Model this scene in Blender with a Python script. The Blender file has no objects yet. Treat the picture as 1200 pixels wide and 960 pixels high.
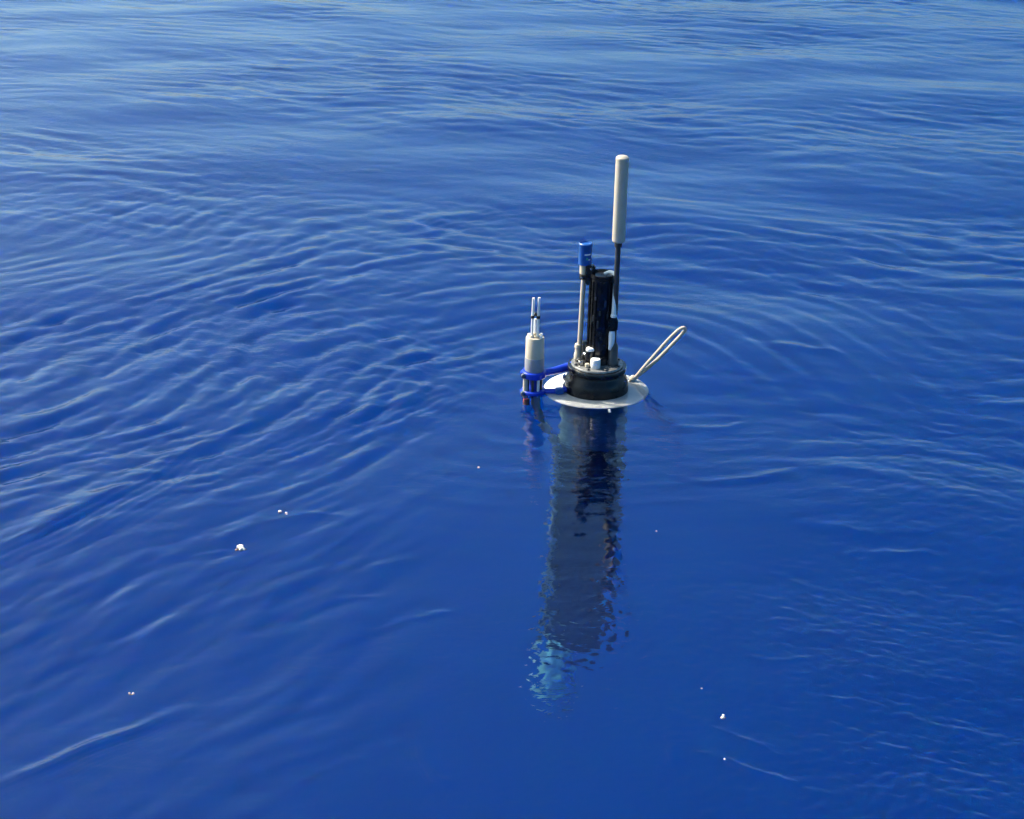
import bpy, bmesh, math, random
import numpy as np
from mathutils import Vector, Matrix

S = bpy.context.scene
C = S.collection
R = math.radians

# ------------------------------------------------------------------ camera
cam_d = bpy.data.cameras.new("camera")
cam = bpy.data.objects.new("camera", cam_d)
C.objects.link(cam)
CAM = Vector((-0.207, -4.416, 1.607))
cam.location = CAM
cam.rotation_euler = (R(90 - 20.65), 0, 0)
cam_d.sensor_width = 36
cam_d.lens = 66
cam_d.clip_start = 0.05
cam_d.clip_end = 20000
S.camera = cam

# ------------------------------------------------------------------ sky, sun, exposure
SUN_ELEV, SUN_AZ = R(44), math.atan2(0.35, -0.937)      # sun to the left and slightly beyond the float
sun_dir = Vector((math.cos(SUN_ELEV) * math.cos(SUN_AZ), math.cos(SUN_ELEV) * math.sin(SUN_AZ), math.sin(SUN_ELEV)))
w = bpy.data.worlds.new("World")
S.world = w
w.use_nodes = True
nt = w.node_tree
sky = nt.nodes.new("ShaderNodeTexSky")
sky.sky_type = 'NISHITA'
sky.sun_disc = False
sky.sun_elevation = SUN_ELEV
sky.sun_rotation = math.pi / 2 - SUN_AZ
sky.altitude = 0
sky.air_density = 0.5
sky.dust_density = 3.0
sky.ozone_density = 3.5
bg = nt.nodes["Background"]
bg.inputs["Strength"].default_value = 0.15
hs = nt.nodes.new("ShaderNodeHueSaturation")               # a clear, saturated sea sky all round
hs.inputs["Saturation"].default_value = 1.30
nt.links.new(sky.outputs[0], hs.inputs["Color"])
tint = nt.nodes.new("ShaderNodeMix")
tint.data_type = 'RGBA'
tint.blend_type = 'MULTIPLY'
tint.inputs[0].default_value = 1.0
tint.inputs[7].default_value = (1.0, 1.19, 1.0, 1)
nt.links.new(hs.outputs[0], tint.inputs[6])
nt.links.new(tint.outputs[2], bg.inputs["Color"])

sd = bpy.data.lights.new("sun", 'SUN')
sd.energy = 4.4
sd.angle = R(0.5)
sd.color = (1.0, 0.90, 0.75)
sun = bpy.data.objects.new("sun", sd)
C.objects.link(sun)
sun.rotation_euler = sun_dir.to_track_quat('Z', 'Y').to_euler()
sun.location = sun_dir * 30

S.view_settings.view_transform = 'Standard'
S.view_settings.look = 'None'
S.view_settings.exposure = 1.16
S.view_settings.gamma = 1.0
cy = S.cycles
cy.max_bounces = 14
cy.volume_bounces = 8
cy.transmission_bounces = 10
cy.glossy_bounces = 4
cy.diffuse_bounces = 3
cy.sample_clamp_indirect = 10
cy.use_denoising = True
cy.caustics_reflective = False
cy.caustics_refractive = True

# ------------------------------------------------------------------ materials
def mat(name, col, rough=0.5, metal=0.0, var=0.0, vscale=60.0, bump=0.0, bscale=80.0, wet=None, spec=0.5):
    m = bpy.data.materials.new(name)
    m.use_nodes = True
    t = m.node_tree
    b = t.nodes["Principled BSDF"]
    b.inputs["Base Color"].default_value = (*col, 1)
    b.inputs["Roughness"].default_value = rough
    b.inputs["Metallic"].default_value = metal
    b.inputs["Specular IOR Level"].default_value = spec
    tc = t.nodes.new("ShaderNodeTexCoord")
    if var:
        n = t.nodes.new("ShaderNodeTexNoise")
        n.inputs["Scale"].default_value = vscale
        n.inputs["Detail"].default_value = 6
        n.inputs["Roughness"].default_value = 0.65
        t.links.new(tc.outputs["Object"], n.inputs["Vector"])
        r = t.nodes.new("ShaderNodeValToRGB")
        r.color_ramp.elements[0].position = 0.3
        r.color_ramp.elements[1].position = 0.75
        r.color_ramp.elements[0].color = (*[max(0, c * (1 - var)) for c in col], 1)
        r.color_ramp.elements[1].color = (*[min(1, c * (1 + var)) for c in col], 1)
        t.links.new(n.outputs["Fac"], r.inputs["Fac"])
        t.links.new(r.outputs["Color"], b.inputs["Base Color"])
    if bump:
        n = t.nodes.new("ShaderNodeTexNoise")
        n.inputs["Scale"].default_value = bscale
        n.inputs["Detail"].default_value = 4
        t.links.new(tc.outputs["Object"], n.inputs["Vector"])
        bp = t.nodes.new("ShaderNodeBump")
        bp.inputs["Strength"].default_value = bump
        bp.inputs["Distance"].default_value = 0.004
        t.links.new(n.outputs["Fac"], bp.inputs["Height"])
        t.links.new(bp.outputs["Normal"], b.inputs["Normal"])
    if wet:
        n = t.nodes.new("ShaderNodeTexNoise")
        n.inputs["Scale"].default_value = wet
        n.inputs["Detail"].default_value = 3
        t.links.new(tc.outputs["Object"], n.inputs["Vector"])
        mr = t.nodes.new("ShaderNodeMapRange")
        mr.inputs["From Min"].default_value = 0.4
        mr.inputs["From Max"].default_value = 0.6
        mr.inputs["To Min"].default_value = max(0.04, rough * 0.3)
        mr.inputs["To Max"].default_value = rough
        t.links.new(n.outputs["Fac"], mr.inputs["Value"])
        t.links.new(mr.outputs["Result"], b.inputs["Roughness"])
    return m

M = {
    'black': mat("black_plastic", (0.008, 0.008, 0.010), 0.32, var=0.5, bump=0.25, bscale=70, wet=40),
    'black_rubber': mat("black_rubber", (0.004, 0.004, 0.006), 0.42, var=0.4, bump=0.12, bscale=55, wet=30, spec=0.3),
    'hull': mat("hull_coating", (0.002, 0.002, 0.002), 0.6, var=0.5, vscale=18, spec=0.04),
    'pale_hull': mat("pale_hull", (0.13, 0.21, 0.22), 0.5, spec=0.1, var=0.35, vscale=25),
    'disc': mat("white_disc", (0.82, 0.81, 0.79), 0.4, var=0.10, vscale=30, bump=0.12, bscale=40),
    'beige': mat("beige_plastic", (0.48, 0.415, 0.32), 0.45, var=0.08, vscale=45),
    'radome': mat("radome_plastic", (0.46, 0.40, 0.315), 0.42, var=0.06, vscale=45),
    'grey': mat("grey_plastic", (0.24, 0.24, 0.27), 0.45, var=0.1),
    'white': mat("white_plastic", (0.78, 0.77, 0.75), 0.4, var=0.06),
    'steel': mat("wet_steel", (0.45, 0.44, 0.42), 0.32, 1.0, var=0.3, vscale=50, bump=0.2, wet=60),
    'plate': mat("dull_plate", (0.20, 0.20, 0.195), 0.5, 0.3, var=0.45, vscale=45, bump=0.2, wet=45),
    'darkrod': mat("dark_rod", (0.030, 0.033, 0.040), 0.35, var=0.3),
    'blue': mat("blue_anodised", (0.008, 0.040, 0.45), 0.28, var=0.2),
    'bluecap': mat("blue_cap", (0.010, 0.090, 0.34), 0.4, var=0.15),
    'red': mat("red_plastic", (0.45, 0.05, 0.06), 0.4),
    'tip': mat("pale_turquoise_plastic", (0.80, 0.92, 0.92), 0.5, var=0.1),
    'green': mat("green_print", (0.05, 0.35, 0.20), 0.5, var=0.1),
    'rope': mat("cream_rope", (0.50, 0.44, 0.35), 0.8, var=0.25, vscale=300, bump=0.4, bscale=400),
    'foam': mat("white_foam", (0.62, 0.60, 0.56), 0.7, var=0.2, vscale=150, bump=0.5, bscale=200),
    'scum': mat("brown_scum", (0.10, 0.07, 0.045), 0.6, var=0.4, vscale=150),
}

def water_material():
    m = bpy.data.materials.new("sea_water")
    m.use_nodes = True
    t = m.node_tree
    t.nodes.clear()
    out = t.nodes.new("ShaderNodeOutputMaterial")
    IOR = 1.335
    tc = t.nodes.new("ShaderNodeTexCoord")
    # capillary ripples too short for the mesh: two sizes, in patches
    mp = t.nodes.new("ShaderNodeMapping")
    mp.inputs["Rotation"].default_value = (0, 0, R(12))
    mp.inputs["Scale"].default_value = (0.55, 1.0, 1.0)
    t.links.new(tc.outputs["Object"], mp.inputs["Vector"])
    def noise(scale, detail, dist, src=mp):
        n = t.nodes.new("ShaderNodeTexNoise")
        n.inputs["Scale"].default_value = scale
        n.inputs["Detail"].default_value = detail
        n.inputs["Distortion"].default_value = dist
        t.links.new(src.outputs[0], n.inputs["Vector"])
        return n.outputs["Fac"]
    def mth(op, a, b):
        n = t.nodes.new("ShaderNodeMath")
        n.operation = op
        for k, v in enumerate((a, b)):
            if isinstance(v, (int, float)):
                n.inputs[k].default_value = v
            else:
                t.links.new(v, n.inputs[k])
        return n.outputs[0]
    patch = t.nodes.new("ShaderNodeMapRange")
    patch.inputs["From Min"].default_value = 0.45
    patch.inputs["From Max"].default_value = 0.62
    patch.inputs["To Min"].default_value = 0.18
    patch.inputs["To Max"].default_value = 1.0
    t.links.new(noise(1.6, 3, 0.8), patch.inputs["Value"])
    h = mth('ADD', noise(38, 2, 0.9), mth('MULTIPLY', noise(95, 2, 0.5), 0.35))
    h = mth('MULTIPLY', h, patch.outputs["Result"])
    bp = t.nodes.new("ShaderNodeBump")
    bp.inputs["Strength"].default_value = 1.0
    bp.inputs["Distance"].default_value = 0.0013
    t.links.new(h, bp.inputs["Height"])
    refr = t.nodes.new("ShaderNodeBsdfRefraction")
    refr.inputs["Roughness"].default_value = 0.08
    refr.inputs["IOR"].default_value = IOR
    glos = t.nodes.new("ShaderNodeBsdfGlossy")
    glos.inputs["Roughness"].default_value = 0.03
    fre = t.nodes.new("ShaderNodeFresnel")
    fre.inputs["IOR"].default_value = IOR
    mix = t.nodes.new("ShaderNodeMixShader")
    for n in (refr, glos, fre):
        t.links.new(bp.outputs["Normal"], n.inputs["Normal"])
    t.links.new(fre.outputs[0], mix.inputs[0])
    t.links.new(refr.outputs[0], mix.inputs[1])
    t.links.new(glos.outputs[0], mix.inputs[2])
    t.links.new(mix.outputs[0], out.inputs["Surface"])
    sc = t.nodes.new("ShaderNodeVolumeScatter")
    sc.inputs["Color"].default_value = (0.0, 0.082, 0.61, 1)
    sc.inputs["Density"].default_value = 0.135
    sc.inputs["Anisotropy"].default_value = 0.0
    ab = t.nodes.new("ShaderNodeVolumeAbsorption")
    ab.inputs["Color"].default_value = (0.02, 0.81, 0.86, 1)
    ab.inputs["Density"].default_value = 0.34
    ad = t.nodes.new("ShaderNodeAddShader")
    t.links.new(sc.outputs[0], ad.inputs[0])
    t.links.new(ab.outputs[0], ad.inputs[1])
    t.links.new(ad.outputs[0], out.inputs["Volume"])
    return m

# ------------------------------------------------------------------ helpers
def link(name, me, m, parent=None, smooth=True):
    o = bpy.data.objects.new(name, me)
    C.objects.link(o)
    if m is not None:
        me.materials.append(m)
    if smooth:
        me.shade_smooth()
    if parent is not None:
        o.parent = parent
    return o

def from_bm(name, bm, m, parent=None, smooth=True, sharp=35):
    bmesh.ops.recalc_face_normals(bm, faces=bm.faces)
    me = bpy.data.meshes.new(name)
    bm.to_mesh(me)
    bm.free()
    o = link(name, me, m, parent, smooth)
    if smooth and sharp:
        me.set_sharp_from_angle(angle=R(sharp))
    return o

def add_lathe(bm, prof, n=48, loc=(0, 0, 0), rot=None):
    """Revolve (radius, z) points about z; a zero radius closes the end."""
    mtx = Matrix.Translation(loc) @ (rot.to_4x4() if rot else Matrix())
    rings = []
    for r, z in prof:
        if r < 1e-6:
            rings.append([bm.verts.new(mtx @ Vector((0, 0, z)))])
        else:
            rings.append([bm.verts.new(mtx @ Vector((r * math.cos(2 * math.pi * k / n), r * math.sin(2 * math.pi * k / n), z))) for k in range(n)])
    for a, b in zip(rings, rings[1:]):
        for k in range(n):
            j = (k + 1) % n
            if len(a) == 1 and len(b) == 1:
                continue
            if len(a) == 1:
                bm.faces.new((a[0], b[j], b[k]))
            elif len(b) == 1:
                bm.faces.new((a[k], a[j], b[0]))
            else:
                bm.faces.new((a[k], a[j], b[j], b[k]))

def lathe(name, prof, m, parent, n=48, loc=(0, 0, 0), rot=None):
    bm = bmesh.new()
    add_lathe(bm, prof, n, loc, rot)
    return from_bm(name, bm, m, parent)

def cyl_prof(r, z0, z1, bev=0.0015):
    return [(0, z0), (r - bev, z0), (r, z0 + bev), (r, z1 - bev), (r - bev, z1), (0, z1)]

def smooth_path(pts, sub=6):
    pts = [Vector(p) for p in pts]
    out = []
    for i in range(len(pts) - 1):
        p0, p1, p2, p3 = pts[max(i - 1, 0)], pts[i], pts[i + 1], pts[min(i + 2, len(pts) - 1)]
        for k in range(sub):
            t = k / sub
            out.append(0.5 * ((2 * p1) + (p2 - p0) * t + (2 * p0 - 5 * p1 + 4 * p2 - p3) * t * t + (3 * p1 - p0 - 3 * p2 + p3) * t ** 3))
    out.append(pts[-1])
    return out

def add_tube(bm, pts, r, n=12, flat=None):
    rad = r if callable(r) else (lambda t: r)
    pts = [Vector(p) for p in pts]
    prev = None
    rings = []
    for i, p in enumerate(pts):
        d = (pts[min(i + 1, len(pts) - 1)] - pts[max(i - 1, 0)]).normalized()
        if prev is None:
            a = d.orthogonal().normalized()
        else:
            a = (prev - d * prev.dot(d)).normalized()
        prev = a
        b = d.cross(a)
        q = rad(i / (len(pts) - 1))
        rings.append([bm.verts.new(p + a * (q * math.cos(2 * math.pi * k / n)) + b * (q * math.sin(2 * math.pi * k / n))) for k in range(n)])
    for a, b in zip(rings, rings[1:]):
        for k in range(n):
            j = (k + 1) % n
            bm.faces.new((a[k], a[j], b[j], b[k]))
    bm.faces.new(rings[0][::-1])
    bm.faces.new(rings[-1])

def tube(name, pts, r, m, parent, n=12):
    bm = bmesh.new()
    add_tube(bm, pts, r, n)
    return from_bm(name, bm, m, parent)

def add_box(bm, loc, size, rotz=0.0, bev=0.002):
    g = bmesh.ops.create_cube(bm, size=1)
    bmesh.ops.scale(bm, vec=size, verts=g['verts'])
    bmesh.ops.rotate(bm, cent=(0, 0, 0), matrix=Matrix.Rotation(rotz, 3, 'Z'), verts=g['verts'])
    bmesh.ops.translate(bm, vec=loc, verts=g['verts'])
    if bev:
        es = {e for v in g['verts'] for e in v.link_edges}
        bmesh.ops.bevel(bm, geom=list(es), offset=bev, segments=2, affect='EDGES')

def box(name, loc, size, m, parent, rotz=0.0, bev=0.002):
    bm = bmesh.new()
    add_box(bm, loc, size, rotz, bev)
    return from_bm(name, bm, m, parent)

# ------------------------------------------------------------------ water: one sheet out to the horizon
rng = np.random.default_rng(11)
NP, LP = 2048, 9.0                                     # a patch of synthesized ripples, larger than the view

def spectrum_patch(lo, hi, power, theta, spread, seed, peak=None):
    """Random sea of wavelengths lo..hi running towards theta; returns height and its two sideways (choppy) fields, unit rms slope."""
    g = np.random.default_rng(seed)
    kx = np.fft.fftfreq(NP, LP / NP) * 2 * np.pi
    KX, KY = np.meshgrid(kx, kx)
    K = np.hypot(KX, KY)
    K[0, 0] = 1
    a = np.arctan2(KY, KX) - theta
    a = np.abs((a + np.pi) % (2 * np.pi) - np.pi)
    D = np.exp(-0.5 * (a / spread) ** 2)
    kl, kh = 2 * np.pi / hi, 2 * np.pi / lo
    amp = K ** (-power) * D * np.exp(-(kl / K) ** 4) * np.exp(-(K / kh) ** 2)
    amp[0, 0] = 0
    F = amp * (g.standard_normal((NP, NP)) + 1j * g.standard_normal((NP, NP)))
    h = np.fft.ifft2(F).real
    F = np.fft.fft2(h)
    sx = np.fft.ifft2(1j * KX * F).real
    sy = np.fft.ifft2(1j * KY * F).real
    s = 1 / np.sqrt((sx ** 2 + sy ** 2).mean())
    dx = np.fft.ifft2(-1j * KX / K * F).real
    dy = np.fft.ifft2(-1j * KY / K * F).real
    return np.stack([h, dx, dy], -1).astype(np.float32) * s

def sample(patch, x, y):
    """Smooth periodic bicubic (B-spline-like) lookup."""
    u = (x / LP * NP) % NP
    v = (y / LP * NP) % NP
    i = np.floor(u).astype(int)
    j = np.floor(v).astype(int)
    fu, fv = (u - i).astype(np.float32), (v - j).astype(np.float32)
    def wts(t):
        return [-0.5 * t ** 3 + t ** 2 - 0.5 * t, 1.5 * t ** 3 - 2.5 * t ** 2 + 1, -1.5 * t ** 3 + 2 * t ** 2 + 0.5 * t, 0.5 * t ** 3 - 0.5 * t ** 2]
    wu, wv = wts(fu), wts(fv)
    out = 0
    for b in range(4):
        jj = (j + b - 1) % NP
        for a in range(4):
            out = out + patch[jj, (i + a - 1) % NP] * (wu[a] * wv[b])[..., None]
    return out

def sstep(a, b, x):
    t = np.clip((x - a) / (b - a), 0, 1)
    return t * t * (3 - 2 * t)

P_swell = spectrum_patch(0.45, 1.6, 2.2, R(75), 0.9, 1)
P_wind = spectrum_patch(0.026, 0.27, 2.1, R(64), 0.55, 2)
P_diag = spectrum_patch(0.032, 0.19, 2.15, R(143), 0.36, 3)
P_fine = spectrum_patch(0.014, 0.05, 1.8, R(90), 1.1, 4)
P_warp = spectrum_patch(0.6, 2.5, 2.0, R(0), 9.0, 5)[..., :1]

CRESTS = [  # single crest lines: points, height, half width, length of the ripples riding in front
    ([(-1.36, -1.15), (-1.247, -0.948), (-1.089, -0.699), (-0.969, -0.429), (-0.892, -0.255)], 0.0060, 0.030, 0.045),
    ([(-1.12, -1.95), (-1.018, -1.845), (-0.896, -1.715), (-0.8, -1.621), (-0.736, -1.568)], 0.0052, 0.018, 0.020),
    ([(0.387, 0.354), (0.542, 0.311), (0.715, 0.242)], 0.0042, 0.026, 0.04),
    ([(-0.93, -1.000), (-0.826, -0.981), (-0.769, -0.956)], 0.0028, 0.012, 0.03),
    ([(-0.55, -1.083), (-0.478, -1.036), (-0.379, -0.989)], 0.0032, 0.020, 0.025),
    ([(0.383, -0.821), (0.483, -0.864), (0.577, -0.923)], 0.0042, 0.018, 0.024),
    ([(0.469, -0.948), (0.551, -0.972), (0.694, -0.989)], 0.0042, 0.017, 0.022),
    ([(0.08, -1.745), (0.126, -1.758), (0.176, -1.802), (0.311, -1.902)], 0.0034, 0.011, 0.016),
    ([(-0.611, 1.521), (-0.434, 1.662), (-0.149, 1.832)], 0.0060, 0.05, 0.08),
    ([(0.157, -0.267), (0.287, -0.278), (0.387, -0.21)], 0.0028, 0.016, 0.03),
    ([(-0.739, -0.855), (-0.639, -0.794), (-0.529, -0.821)], 0.0030, 0.016, 0.03),
    ([(-0.378, -1.669), (-0.344, -1.802), (-0.301, -1.853)], 0.0028, 0.012, 0.014),
    ([(-0.60, -0.30), (-0.555, -0.21), (-0.46, -0.062), (-0.358, 0.063)], 0.0050, 0.030, 0.05),
    ([(0.30, -1.62), (0.38, -1.70), (0.46, -1.78)], 0.0020, 0.012, 0.014),
    ([(0.20, -1.40), (0.27, -1.43), (0.33, -1.41)], 0.0020, 0.010, 0.014),
    ([(0.05, -1.66), (0.055, -1.72), (0.045, -1.79)], 0.0026, 0.011, 0.012),
    ([(0.13, -0.55), (0.22, -0.60), (0.36, -0.58), (0.52, -0.50)], 0.0034, 0.018, 0.024),
    ([(0.55, -1.66), (0.49, -1.74), (0.42, -1.86)], 0.0028, 0.012, 0.016),
    ([(-0.48, -1.33), (-0.40, -1.26), (-0.30, -1.22)], 0.0022, 0.014, 0.016),
    ([(-0.62, -1.25), (-0.55, -1.18), (-0.44, -1.16)], 0.0026, 0.014, 0.018),
    ([(0.02, -1.50), (0.06, -1.60), (0.17, -1.70), (0.26, -1.80)], 0.0024, 0.011, 0.014),
]

def crests(x, y, wp):
    out = np.zeros(x.shape + (3,))
    for pts, a, wd, lam in CRESTS:
        P = np.array(smooth_np(pts))
        m = (x > P[:, 0].min() - 0.35) & (x < P[:, 0].max() + 0.35) & (y > P[:, 1].min() - 0.35) & (y < P[:, 1].max() + 0.35)
        if not m.any():
            continue
        X, Y, W = x[m], y[m], wp[m]
        best = np.full(X.shape, 9e9)
        sd = np.zeros(X.shape)
        tt = np.zeros(X.shape)
        n = len(P) - 1
        for k in range(n):
            d = P[k + 1] - P[k]
            L = np.hypot(*d)
            u = np.clip(((X - P[k, 0]) * d[0] + (Y - P[k, 1]) * d[1]) / L ** 2, 0, 1)
            qx, qy = X - P[k, 0] - u * d[0], Y - P[k, 1] - u * d[1]
            D = np.hypot(qx, qy)
            b = D < best
            best[b] = D[b]
            sd[b] = (np.sign(d[0] * qy - d[1] * qx) * D)[b]
            tt[b] = ((k + u) / n)[b]
        s_ = sd + 0.05 * (W - W.mean()) + 0.15 * wd * np.sin(23 * tt)
        tap = sstep(0, 0.3, tt) * sstep(1, 0.7, tt) * (0.75 + 0.25 * np.sin(9 * tt + 60 * a * 10))
        h = a * np.exp(-(s_ / wd) ** 2) * (1 + 0.0 * s_)
        fr = sstep(0.3 * wd, -0.6 * wd, s_) * np.exp(-np.abs(s_) / (2.2 * lam))
        h = h + fr * 0.22 * a * np.cos(2 * np.pi * s_ / (0.55 * lam))
        fade = np.exp(-(best / 0.22) ** 4)
        out[m, 0] += tap * h * fade
    return out

def smooth_np(pts, sub=8):
    return [(p.x, p.y) for p in smooth_path([(a, b, 0) for a, b in pts], sub)]

def wave(x, y):
    """Height and sideways shift of the sea at world points (x, y)."""
    wp = sample(P_warp, x, y)[..., 0] * 1.0
    wq = sample(P_warp, x + 4.1, y + 2.7)[..., 0] * 1.0
    patchy = np.clip(0.95 + 2.6 * sample(P_warp, x * 0.8 + 1.7, y * 0.8 + 6.1)[..., 0], 0.5, 1.5)
    xw, yw = x + 0.22 * wp, y + 0.22 * wq
    rf = np.hypot(x, y)
    dist = np.hypot(x - CAM.x, y - CAM.y)
    far = 1 - sstep(14, 40, dist)
    left = sstep(0.25, -0.55, x + 0.10 * y)
    near = sstep(-0.2, -1.4, y)
    calm = 1 - 0.50 * near * sstep(-0.75, -0.15, x + 0.35 * (y + 1.4))
    calm_r = 1 - 0.45 * sstep(0.3, 0.9, x) * sstep(1.2, 0.0, y)
    lee = sstep(0.50, 0.18, np.abs(x + 0.06)) * sstep(0.05, -0.25, y)      # smoothed water in the lee of the float
    calm = calm * (1 - 0.65 * lee * sstep(-0.25, -0.6, y))
    diag = left * sstep(2.5, 0.9, y) * sstep(-2.4, -1.2, y)
    out = sample(P_swell, x, y) * (0.027 * (1 - 0.75 * lee))[..., None]
    out = out + sample(P_wind, xw, yw) * (0.066 * calm * calm_r * patchy * (1 - 0.6 * diag) * (1 - 0.35 * sstep(0.5, 3.0, y)))[..., None]
    out = out + sample(P_diag, xw, yw) * (0.096 * diag * (1 - 0.3 * sstep(-0.1, 0.8, y)) * (1 - 0.9 * lee) * (0.4 + 0.6 * calm) * (0.35 + 0.75 * patchy))[..., None]
    out = out + sample(P_fine, xw, yw) * ((0.036 + 0.030 * near + 0.006 * lee) * (0.65 + 0.35 * calm) * patchy ** 1.4)[..., None]
    out = out + crests(x, y, wp)
    # rings pushed out by the bobbing float, broken up around the circle
    az = np.arctan2(y, x)
    brk = 0.55 + 0.45 * np.sin(3 * az + 1.3 + 6 * wp) * np.cos(2 * az - 0.4 + 5 * wq)
    kr = 2 * np.pi / 0.095
    rw = rf + 0.16 * wp + 0.10 * wq
    env = sstep(0.13, 0.30, rf) * np.exp(-((rf - 0.3) / 1.15) ** 2) * (0.25 + 0.75 * sstep(-0.5, 0.3, y))
    ring = 0.13 * env * brk * (np.sin(kr * rw + 0.3) / kr + 0.6 * np.sin(1.73 * kr * rw + 2 * wq) / (1.73 * kr))
    out = out + np.stack([ring, 0 * ring, 0 * ring], -1)
    out = out * (far * 1.0)[..., None]
    still = 0.25 + 0.75 * sstep(0.10, 0.32, rf)            # damped against the disc
    return out * still[..., None]

def build_water():
    fine = np.arange(-19.0, 19.001, 0.062)
    side, a, st = [], 19.0, 0.08
    while a < 180:
        st *= 1.09
        st = min(st, 4.0)
        a += st
        side.append(a)
    side = np.array(side)
    side = 19 + (side - 19) * (180 - 19) / (side[-1] - 19)
    th = np.radians(np.concatenate([-side[::-1][1:], fine, side]))   # closes at 180 degrees
    rr = [0.04]
    while rr[-1] < 9000:
        r = rr[-1]
        if r < 2.2:
            d = max(0.02, min(0.1, (2.25 - r) * 0.2))
            d = max(d, 0.005)
        elif r < 14:
            px = (r * r + 2.58) / (1877 * 1.607)
            d = min(max(1.25 * px, 0.0042), 0.0145)
        else:
            d = max(0.0155, (r - 13.9) * 0.16)
        rr.append(r + d)
    rr = np.array(rr)
    RR, TH = np.meshgrid(rr, th, indexing='ij')
    X = CAM.x + RR * np.sin(TH)
    Y = CAM.y + RR * np.cos(TH)
    D = wave(X, Y)
    V = np.stack([X + 0.6 * D[..., 1], Y + 0.6 * D[..., 2], D[..., 0]], -1).reshape(-1, 3)
    nr, na = RR.shape
    idx = np.arange(nr * na).reshape(nr, na)
    nxt = np.roll(idx, -1, axis=1)
    q = np.stack([idx[:-1], idx[1:], nxt[1:], nxt[:-1]], -1).reshape(-1, 4)
    q = q[:, ::-1]
    me = bpy.data.meshes.new("water")
    nv, nf = len(V), len(q)
    cap = idx[0]
    me.vertices.add(nv)
    me.vertices.foreach_set("co", V.astype(np.float32).ravel())
    loops = np.concatenate([q.ravel(), cap]).astype(np.int32)
    me.loops.add(len(loops))
    me.loops.foreach_set("vertex_index", loops)
    me.polygons.add(nf + 1)
    st = np.concatenate([np.arange(nf) * 4, [nf * 4]]).astype(np.int32)
    me.polygons.foreach_set("loop_start", st)
    me.update(calc_edges=True)
    up = me.polygons[nf // 2].normal.z
    if up < 0:
        me.flip_normals()
    print("water", nv, nf, "normal z", up, "cap", me.polygons[nf].normal.z)
    o = link("water", me, water_material(), None)
    o['kind'] = 'structure'
    return o

water = build_water()

bm = bmesh.new()
fv = [bm.verts.new((9500 * math.cos(2 * math.pi * k / 48), 9500 * math.sin(2 * math.pi * k / 48), -40.0)) for k in range(48)]
bm.faces.new(fv)
floor = from_bm("volume_floor", bm, mat("volume_floor_blue", (0.02, 0.05, 0.09), 0.9, var=0.3, vscale=0.05), None, False)  # unseen sheet added so the water volume above it scatters light
floor['kind'] = 'structure'

def sea_z(x, y):
    return float(wave(np.array([float(x)]), np.array([float(y)]))[0, 0])

# ------------------------------------------------------------------ the profiling float
SEA = sum(sea_z(0.14 * math.cos(k), 0.14 * math.sin(k)) for k in range(24)) / 24
fl = bpy.data.objects.new("profiling_float", None)
C.objects.link(fl)
fl['label'] = "upright oceanographic profiling float with white disc, black collar, antenna and sensors, bobbing in blue water"
fl['category'] = "float"
fl.location = (0.003, 0, SEA - 0.0078)
fl.rotation_euler = (R(2.9), R(1.35), 0)

lathe("hull", [(0, -1.60), (0.070, -1.60), (0.084, -1.588), (0.088, -1.57), (0.088, -0.372), (0.085, -0.366), (0.0, -0.366)], M['hull'], fl, 64)
neck = lathe("hull_neck", [(0, -0.364), (0.082, -0.364), (0.083, -0.36), (0.083, -0.012), (0.0, -0.012)], M['pale_hull'], fl, 64)
neck['label'] = "pale upper section of the hull just under water"
lathe("bottom_sensor", [(0, -1.81), (0.034, -1.81), (0.039, -1.803), (0.039, -1.69), (0.033, -1.683), (0.033, -1.645), (0.039, -1.638), (0.039, -1.56), (0, -1.56)], M['tip'], fl, 32, (-0.056, -0.036, 0))
box("sensor_bracket", (-0.062, -0.02, -1.545), (0.08, 0.07, 0.03), M['black'], fl)

# flat stability disc with rounded rim and a small notch tab at the front
disc = lathe("stability_disc", [(0.0835, -0.007), (0.126, -0.007), (0.1305, -0.004), (0.132, 0.0), (0.1305, 0.0035), (0.126, 0.006), (0.079, 0.006), (0.079, -0.007)], M['disc'], fl, 96)
tube("drain_tab", [(0.027, -0.134, 0.002), (0.027, -0.140, 0.0), (0.029, -0.148, -0.006)], 0.0035, M['disc'], disc, 8)

# black rubber collar
collar = lathe("collar", [(0, -0.01), (0.080, -0.01), (0.0803, 0.010), (0.0800, 0.020), (0.0790, 0.030), (0.0768, 0.038), (0.0730, 0.046), (0.0695, 0.052), (0.0680, 0.056), (0.0680, 0.062), (0, 0.062)], M['black_rubber'], fl, 80)
lathe("flange", [(0, 0.0605), (0.0705, 0.0605), (0.0735, 0.063), (0.0738, 0.070), (0.0725, 0.0735), (0, 0.0735)], M['black'], fl, 80)
plate = lathe("top_plate", [(0, 0.073), (0.0635, 0.073), (0.0650, 0.0745), (0.0645, 0.077), (0.063, 0.0785), (0, 0.0785)], M['plate'], fl, 80)
for k in range(8):
    a = R(20 + 45 * k)
    lathe("plate_bolt", [(0, 0.078), (0.0042, 0.078), (0.0042, 0.0815), (0.0034, 0.0822), (0, 0.0822)], M['darkrod'], plate, 6, (0.057 * math.cos(a), 0.057 * math.sin(a), 0))
# silvery blocks put in for the wet sun highlights on the collar's left
for k, (a, z, s) in enumerate([(168, 0.030, 0.013), (188, 0.017, 0.015), (205, 0.034, 0.010)]):
    rr_ = 0.081
    bm = bmesh.new()
    add_box(bm, (rr_ * math.cos(R(a)), rr_ * math.sin(R(a)), z), (0.009, s, 0.016), R(a), 0.003)
    from_bm("collar_glint", bm, M['steel'], fl)

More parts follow.
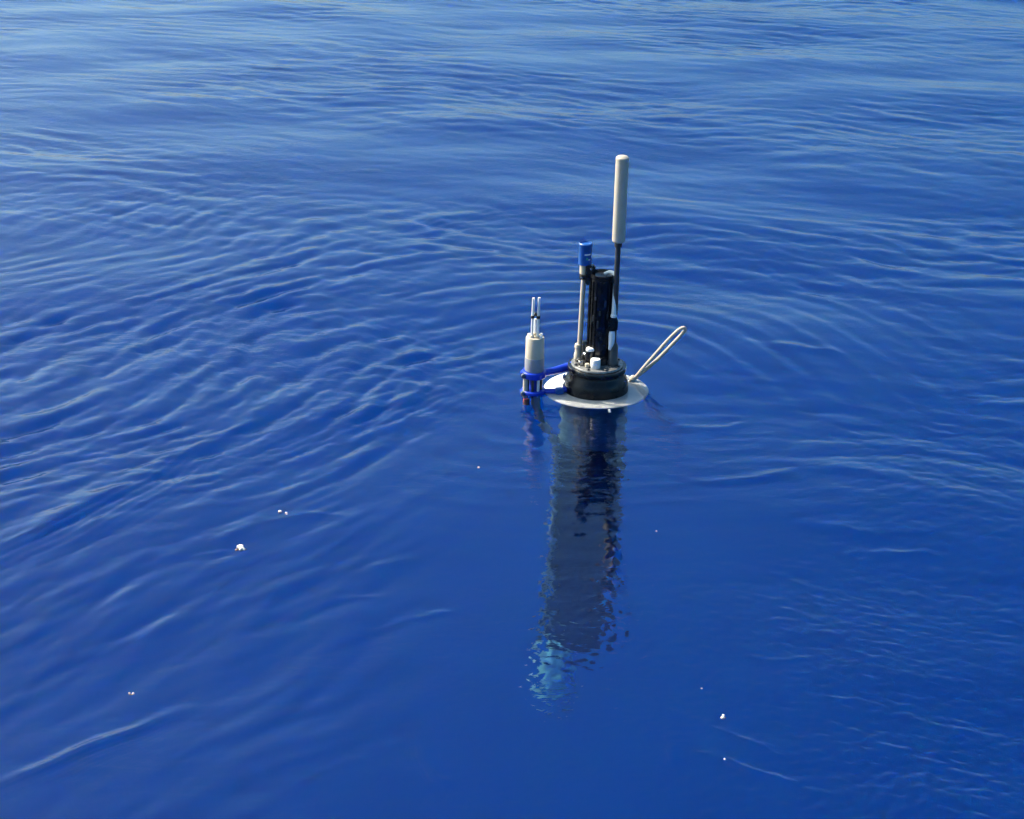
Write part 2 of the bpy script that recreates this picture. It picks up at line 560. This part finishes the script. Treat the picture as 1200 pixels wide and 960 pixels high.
# ribbed black sensor tube
CX, CY = 0.004, 0.012
tubeo = lathe("sensor_tube", [(0, 0.0785), (0.033, 0.0785), (0.033, 0.098), (0.0275, 0.102), (0.0265, 0.299), (0.0285, 0.301), (0.0290, 0.309), (0.0262, 0.310), (0.0252, 0.305), (0.0, 0.300)], M['black'], fl, 56, (CX, CY, 0))
rng2 = random.Random(4)
for k in range(18):
    a = 2 * math.pi * k / 18
    z1 = 0.296 - rng2.random() * 0.006
    bm = bmesh.new()
    add_box(bm, (CX + 0.0278 * math.cos(a), CY + 0.0278 * math.sin(a), (0.104 + z1) / 2), (0.004, 0.0036, z1 - 0.104), a, 0.0008)
    from_bm("rib", bm, M['black'], tubeo)
for a, z, hh in [(255, 0.185, 0.020), (262, 0.215, 0.012), (285, 0.24, 0.018), (240, 0.252, 0.010), (270, 0.150, 0.006), (298, 0.205, 0.014), (232, 0.20, 0.016)]:  # tabs paler than the tube, put in for its streak highlights
    bm = bmesh.new()
    add_box(bm, (CX + 0.0292 * math.cos(R(a)), CY + 0.0292 * math.sin(R(a)), z), (0.003, 0.0045, hh), R(a), 0.0009)
    from_bm("highlight_tab", bm, M['darkrod'], tubeo)

tubeo.scale = (1.08, 1.08, 1)

# white intake hose folded over the rim and down the right side
hose = tube("intake_hose", smooth_path([(0.008, 0.016, 0.3055), (0.020, 0.012, 0.3125), (0.0305, 0.002, 0.311), (0.0345, -0.005, 0.300), (0.0335, -0.010, 0.272), (0.0330, -0.014, 0.235), (0.0325, -0.016, 0.208)]), lambda t: 0.0042 + 0.0022 * t, M['white'], fl, 12)
lathe("hose_end", cyl_prof(0.0078, 0.205, 0.213), M['white'], hose, 16, (0.0325, -0.016, 0))
hose.location.x = 0.002
clampo = box("hose_clamp", (0.0315, -0.012, 0.187), (0.024, 0.030, 0.032), M['black'], fl, 0.2, 0.003)
tube("hose_tail", smooth_path([(0.0325, -0.016, 0.171), (0.0322, -0.017, 0.158), (0.0318, -0.018, 0.138), (0.0290, -0.018, 0.120)]), lambda t: 0.0062 + 0.0022 * math.sin(math.pi * t) - 0.002 * t * t, M['white'], fl, 12)

# antenna: dark rod in a sleeve with a cream radome on top
AX, AY = 0.0375, -0.012
ant = lathe("antenna_rod", [(0, 0.12), (0.0068, 0.12), (0.0066, 0.396), (0, 0.396)], M['darkrod'], fl, 20, (AX, AY, 0))
lathe("antenna_sleeve", [(0, 0.0785), (0.0150, 0.0785), (0.0150, 0.088), (0.0122, 0.092), (0.0118, 0.128), (0.0085, 0.137), (0, 0.137)], M['darkrod'], ant, 24, (AX, AY, 0))
lathe("radome", [(0, 0.398), (0.0125, 0.398), (0.0152, 0.401), (0.0157, 0.407), (0.0157, 0.6), (0, 0.6)], M['radome'], ant, 36, (AX, AY, 0))
lathe("radome_cap", [(0, 0.6002), (0.0158, 0.6002), (0.0162, 0.603), (0.0155, 0.608), (0.012, 0.6115), (0.006, 0.613), (0, 0.6135)], M['radome'], ant, 36, (AX, AY, 0))
lathe("ferrule", [(0, 0.386), (0.0088, 0.386), (0.0095, 0.390), (0.0095, 0.3978), (0, 0.3978)], M['darkrod'], ant, 24, (AX, AY, 0))

# blue tipped optical probe on a thin cream stem
OX, OY = -0.046, 0.026
stem = lathe("probe_stem", [(0, 0.10), (0.0062, 0.10), (0.0060, 0.302), (0, 0.302)], M['beige'], fl, 20, (OX, OY, 0), Matrix.Rotation(R(1.0), 3, 'Y'))
lathe("probe_base", [(0, 0.0785), (0.0105, 0.0785), (0.0105, 0.090), (0.0085, 0.094), (0.0085, 0.106), (0.0100, 0.108), (0.0088, 0.116), (0.0062, 0.118), (0, 0.118)], M['beige'], stem, 20, (OX - 0.001, OY, 0))
lathe("probe_band", cyl_prof(0.0112, 0.302, 0.327, 0.001), M['beige'], stem, 28, (OX + 0.0055, OY, 0))
cap = lathe("probe_tip", [(0, 0.327), (0.0155, 0.327), (0.0160, 0.330), (0.0160, 0.374), (0.0172, 0.376), (0.0172, 0.380), (0.0150, 0.382), (0.0140, 0.378), (0, 0.378)], M['bluecap'], fl, 36, (OX + 0.0065, OY, 0))
for a, z, hh, wid, mm in [(292, 0.3555, 0.0035, 1.0, 'white'), (286, 0.3445, 0.006, 0.28, 'green'), (308, 0.342, 0.003, 0.35, 'white')]:
    bm = bmesh.new()
    n = 6
    vs = []
    for k in range(n + 1):
        q = R(a) + wid * (k / n - 0.5)
        for zz in (z - hh / 2, z + hh / 2):
            vs.append(bm.verts.new((OX + 0.0065 + 0.01635 * math.cos(q), OY + 0.01635 * math.sin(q), zz)))
    for k in range(n):
        bm.faces.new((vs[2 * k], vs[2 * k + 2], vs[2 * k + 3], vs[2 * k + 1]))
    from_bm("print_mark", bm, M[mm], cap)
bm = bmesh.new()
add_box(bm, (-0.0255, 0.016, 0.3035), (0.024, 0.020, 0.050), 0.0, 0.003)
add_box(bm, (-0.0385, 0.018, 0.2975), (0.026, 0.026, 0.010), 0.0, 0.002)
from_bm("probe_clamp", bm, M['black'], fl)
for px, pz in [(-0.047, 0.2985), (-0.024, 0.322)]:
    lathe("clamp_screw", cyl_prof(0.0028, 0, 0.004, 0.0006), M['steel'], fl, 10, (px, 0.0055, pz), Matrix.Rotation(R(90), 3, 'X'))

# small fittings on the plate
lathe("pump", [(0, 0.0785), (0.0125, 0.0785), (0.0125, 0.112), (0.0110, 0.114), (0, 0.114)], M['black'], fl, 28, (-0.019, -0.008, 0))
lathe("pump_top", [(0, 0.1142), (0.0105, 0.1142), (0.0110, 0.117), (0.0095, 0.121), (0, 0.122)], M['white'], fl, 24, (-0.019, -0.010, 0), None)
lathe("side_port", [(0, 0.0785), (0.0085, 0.0785), (0.0085, 0.128), (0.0070, 0.131), (0, 0.131)], M['black'], fl, 20, (-0.031, 0.012, 0))
wc = lathe("white_plug", [(0, 0.0785), (0.0118, 0.0785), (0.0124, 0.080), (0.0124, 0.099), (0.0112, 0.1012), (0, 0.1015)], M['white'], fl, 32, (-0.006, -0.034, 0))
tube("cable", smooth_path([(-0.052, 0.006, 0.080), (-0.046, -0.008, 0.090), (-0.036, -0.016, 0.088), (-0.026, -0.026, 0.083), (-0.014, -0.030, 0.081)]), 0.0035, M['black'], fl, 8)
tube("cable", smooth_path([(-0.040, 0.02, 0.080), (-0.036, 0.006, 0.098), (-0.030, -0.004, 0.10), (-0.026, -0.012, 0.084)]), 0.003, M['steel'], fl, 8)
lathe("fitting", cyl_prof(0.008, 0.0785, 0.090), M['steel'], fl, 6, (-0.040, -0.018, 0))
lathe("fitting", cyl_prof(0.006, 0.0785, 0.088), M['beige'], fl, 6, (-0.026, -0.032, 0))

# side sensor hung on two blue arms
SX, SY = -0.1565, -0.024
ss = lathe("side_sensor", [(0, 0.064), (0.0225, 0.064), (0.0230, 0.066), (0.0230, 0.150), (0.0215, 0.153), (0, 0.153)], M['beige'], fl, 40, (SX, SY, 0))
lathe("sensor_band", [(0.0200, 0.0655), (0.0238, 0.0655), (0.0240, 0.067), (0.0240, 0.098), (0.0236, 0.0995), (0.0200, 0.0995)], M['grey'], ss, 40, (SX, SY, 0))
for k, (dx, dy, top) in enumerate([(-0.008, -0.006, 0.256), (0.006, -0.008, 0.258), (-0.001, 0.012, 0.195)]):
    tube("prong", [(SX + dx, SY + dy, 0.151), (SX + dx * 1.0, SY + dy, 0.19), (SX + dx * 1.0 + 0.001, SY + dy, top)], 0.0032, M['white'], ss, 10)
    lathe("prong_ring", cyl_prof(0.0046, 0.203, 0.211, 0.001), M['black'], ss, 12, (SX + dx, SY + dy, 0))
    lathe("prong_foot", cyl_prof(0.0055, 0.1525, 0.159, 0.001), M['beige'], ss, 12, (SX + dx, SY + dy, 0))
for dx, dy in [(0.014, -0.010), (0.015, 0.008), (-0.015, 0.006)]:
    lathe("stud", cyl_prof(0.0040, 0.152, 0.1585, 0.001), M['white'], ss, 10, (SX + dx, SY + dy, 0))
for z0, z1 in [(0.047, 0.064), (0.002, 0.014)]:
    lathe("clamp_ring", [(0.014, z0), (0.0285, z0), (0.0302, z0 + 0.002), (0.0302, z1 - 0.002), (0.0285, z1), (0.014, z1)], M['blue'], ss, 40, (SX, SY, 0))
    lathe("clamp_bolt", cyl_prof(0.0062, 0, 0.012, 0.001), M['steel'], ss, 12, (SX - 0.0265, SY - 0.012, (z0 + z1) / 2), Matrix.Rotation(R(90), 3, 'X'))
    box("clamp_lug", (SX - 0.028, SY - 0.006, (z0 + z1) / 2), (0.012, 0.022, (z1 - z0) - 0.003), M['blue'], ss)
for k, mm in enumerate(['darkrod', 'white', 'darkrod', 'darkrod', 'steel', 'darkrod', 'white', 'darkrod']):
    a = R(-100 + 45 * k)
    lathe("cage_rod", cyl_prof(0.0033, -0.02, 0.050, 0.0006), M[mm], ss, 10, (SX + 0.0185 * math.cos(a), SY + 0.0185 * math.sin(a), 0))
lathe("cage_post", cyl_prof(0.0065, -0.02, 0.062, 0.001), M['beige'], ss, 14, (SX - 0.0205, SY - 0.0115, 0))
lathe("sensor_core", cyl_prof(0.0115, -0.025, 0.050, 0.002), M['blue'], ss, 20, (SX, SY, 0))
tube("sensor_cable", smooth_path([(SX + 0.006, SY - 0.006, -0.012), (SX + 0.010, SY - 0.010, -0.09), (SX + 0.022, SY - 0.012, -0.18), (-0.112, -0.040, -0.27), (-0.0905, -0.042, -0.36), (-0.0870, -0.044, -0.5), (-0.0865, -0.044, -1.5)]), lambda t: 0.0115 - 0.005 * t, M['beige'], ss, 12)
lathe("red_plug", cyl_prof(0.008, -0.075, -0.03, 0.002), M['red'], ss, 16, (SX - 0.016, SY - 0.014, 0))
tube("upper_arm", smooth_path([(SX + 0.024, SY + 0.004, 0.0555), (-0.105, -0.010, 0.058), (-0.080, 0.004, 0.0605), (-0.060, 0.010, 0.064)]), lambda t: 0.0085 + 0.003 * t, M['blue'], fl, 12)
tube("lower_arm", smooth_path([(SX + 0.024, SY - 0.002, 0.008), (-0.112, -0.030, 0.010), (-0.094, -0.030, 0.012), (-0.076, -0.024, 0.014)]), 0.0072, M['blue'], fl, 12)
box("arm_block", (-0.093, -0.034, 0.013), (0.020, 0.020, 0.016), M['bluecap'], fl, 0.3, 0.003)

# pale rope loop standing up from the right side of the disc
base = Vector((0.092, 0.055, 0.008))
kn = Vector((0.118, 0.052, 0.043))
rp = [base, (0.104, 0.054, 0.022), kn, (0.145, 0.046, 0.082), (0.176, 0.042, 0.125), (0.200, 0.040, 0.153), (0.2125, 0.040, 0.1605), (0.2175, 0.041, 0.157),
      (0.2150, 0.043, 0.148), (0.190, 0.046, 0.115), (0.160, 0.050, 0.077), (0.134, 0.053, 0.048), (0.119, 0.056, 0.032), (0.108, 0.058, 0.020), (0.096, 0.060, 0.008)]
rope = tube("rope_loop", smooth_path(rp, 7), 0.0042, M['rope'], fl, 10)
lathe("rope_knot", [(0, -0.009), (0.005, -0.008), (0.0085, -0.003), (0.0085, 0.003), (0.006, 0.008), (0, 0.009)], M['rope'], rope, 14, (0.095, 0.057, 0.013), Matrix.Rotation(R(40), 3, 'Y'))
lathe("rope_eyelet", [(0.004, 0.006), (0.011, 0.006), (0.012, 0.0085), (0.010, 0.011), (0.004, 0.011)], M['steel'], disc, 20, (0.094, 0.057, 0))

# ------------------------------------------------------------------ scraps adrift on the surface
def scrap(x, y, size, seed, label, lumps=4, brown=True):
    g = random.Random(seed)
    z = sea_z(x, y)
    r = bpy.data.objects.new("foam_scrap", None)
    C.objects.link(r)
    r.location = (x, y, z)
    r.rotation_euler = (0, 0, g.random() * 6)
    r['label'] = label
    r['category'] = "debris"
    r['group'] = "pale scraps adrift on the water"
    bm = bmesh.new()
    for k in range(lumps):
        sp = bmesh.ops.create_icosphere(bm, subdivisions=2, radius=size * (0.16 if lumps > 5 else 0.27 if lumps > 1 else 0.42) * (0.7 + 0.5 * g.random()))
        off = Vector(((k / max(lumps - 1, 1) - 0.5) * size * 0.7 if lumps > 1 else 0, (g.random() - 0.5) * size * (0.6 if lumps > 5 else 0.3), size * 0.10 * g.random()))
        for v in sp['verts']:
            n = v.co.normalized()
            v.co = v.co * (1 + 0.22 * math.sin(9 * n.x + seed + k) * math.cos(7 * n.y + 2 * k)) 
            v.co.z *= 0.75
            v.co += off
    from_bm("lump", bm, M['foam'], r, sharp=0)
    if brown:
        bm = bmesh.new()
        for k in range(3):
            sp = bmesh.ops.create_icosphere(bm, subdivisions=1, radius=size * 0.20 * (0.7 + 0.6 * g.random()))
            off = Vector(((k - 1) * size * 0.28, -size * 0.26 * (0.7 + 0.4 * g.random()), -size * 0.05))
            for v in sp['verts']:
                v.co.z *= 0.6
                v.co += off
        o = from_bm("scum", bm, M['scum'], r, sharp=0)
        o.rotation_euler = (0, 0, -r.rotation_euler.z)
    return r

scrap(-0.756, -0.952, 0.026, 3, "largest white scrap of foam adrift, left of the float among the ripples", 9)
scrap(-0.698, -0.775, 0.009, 5, "left one of two tiny pale specks adrift side by side just beyond the largest scrap", 1)
scrap(-0.683, -0.785, 0.010, 7, "right one of two tiny pale specks adrift side by side just beyond the largest scrap", 2)
scrap(-0.870, -1.532, 0.010, 9, "small pale scrap adrift nearest the lower left corner", 2)
scrap(0.150, -1.626, 0.012, 13, "small white scrap with brown rim adrift right of the hull bottom", 2)
scrap(0.138, -1.766, 0.006, 15, "tiny white speck closest to the viewer, below the brown rimmed scrap", 1, False)
scrap(-0.282, -0.521, 0.006, 17, "tiny pale speck adrift left of the dark submerged hull top", 1, False)
scrap(0.123, -1.529, 0.0035, 19, "faintest speck adrift just beyond the brown rimmed scrap", 1, False)
scrap(0.092, -0.868, 0.004, 21, "tiny speck adrift right of the middle of the dark submerged hull", 1, False)
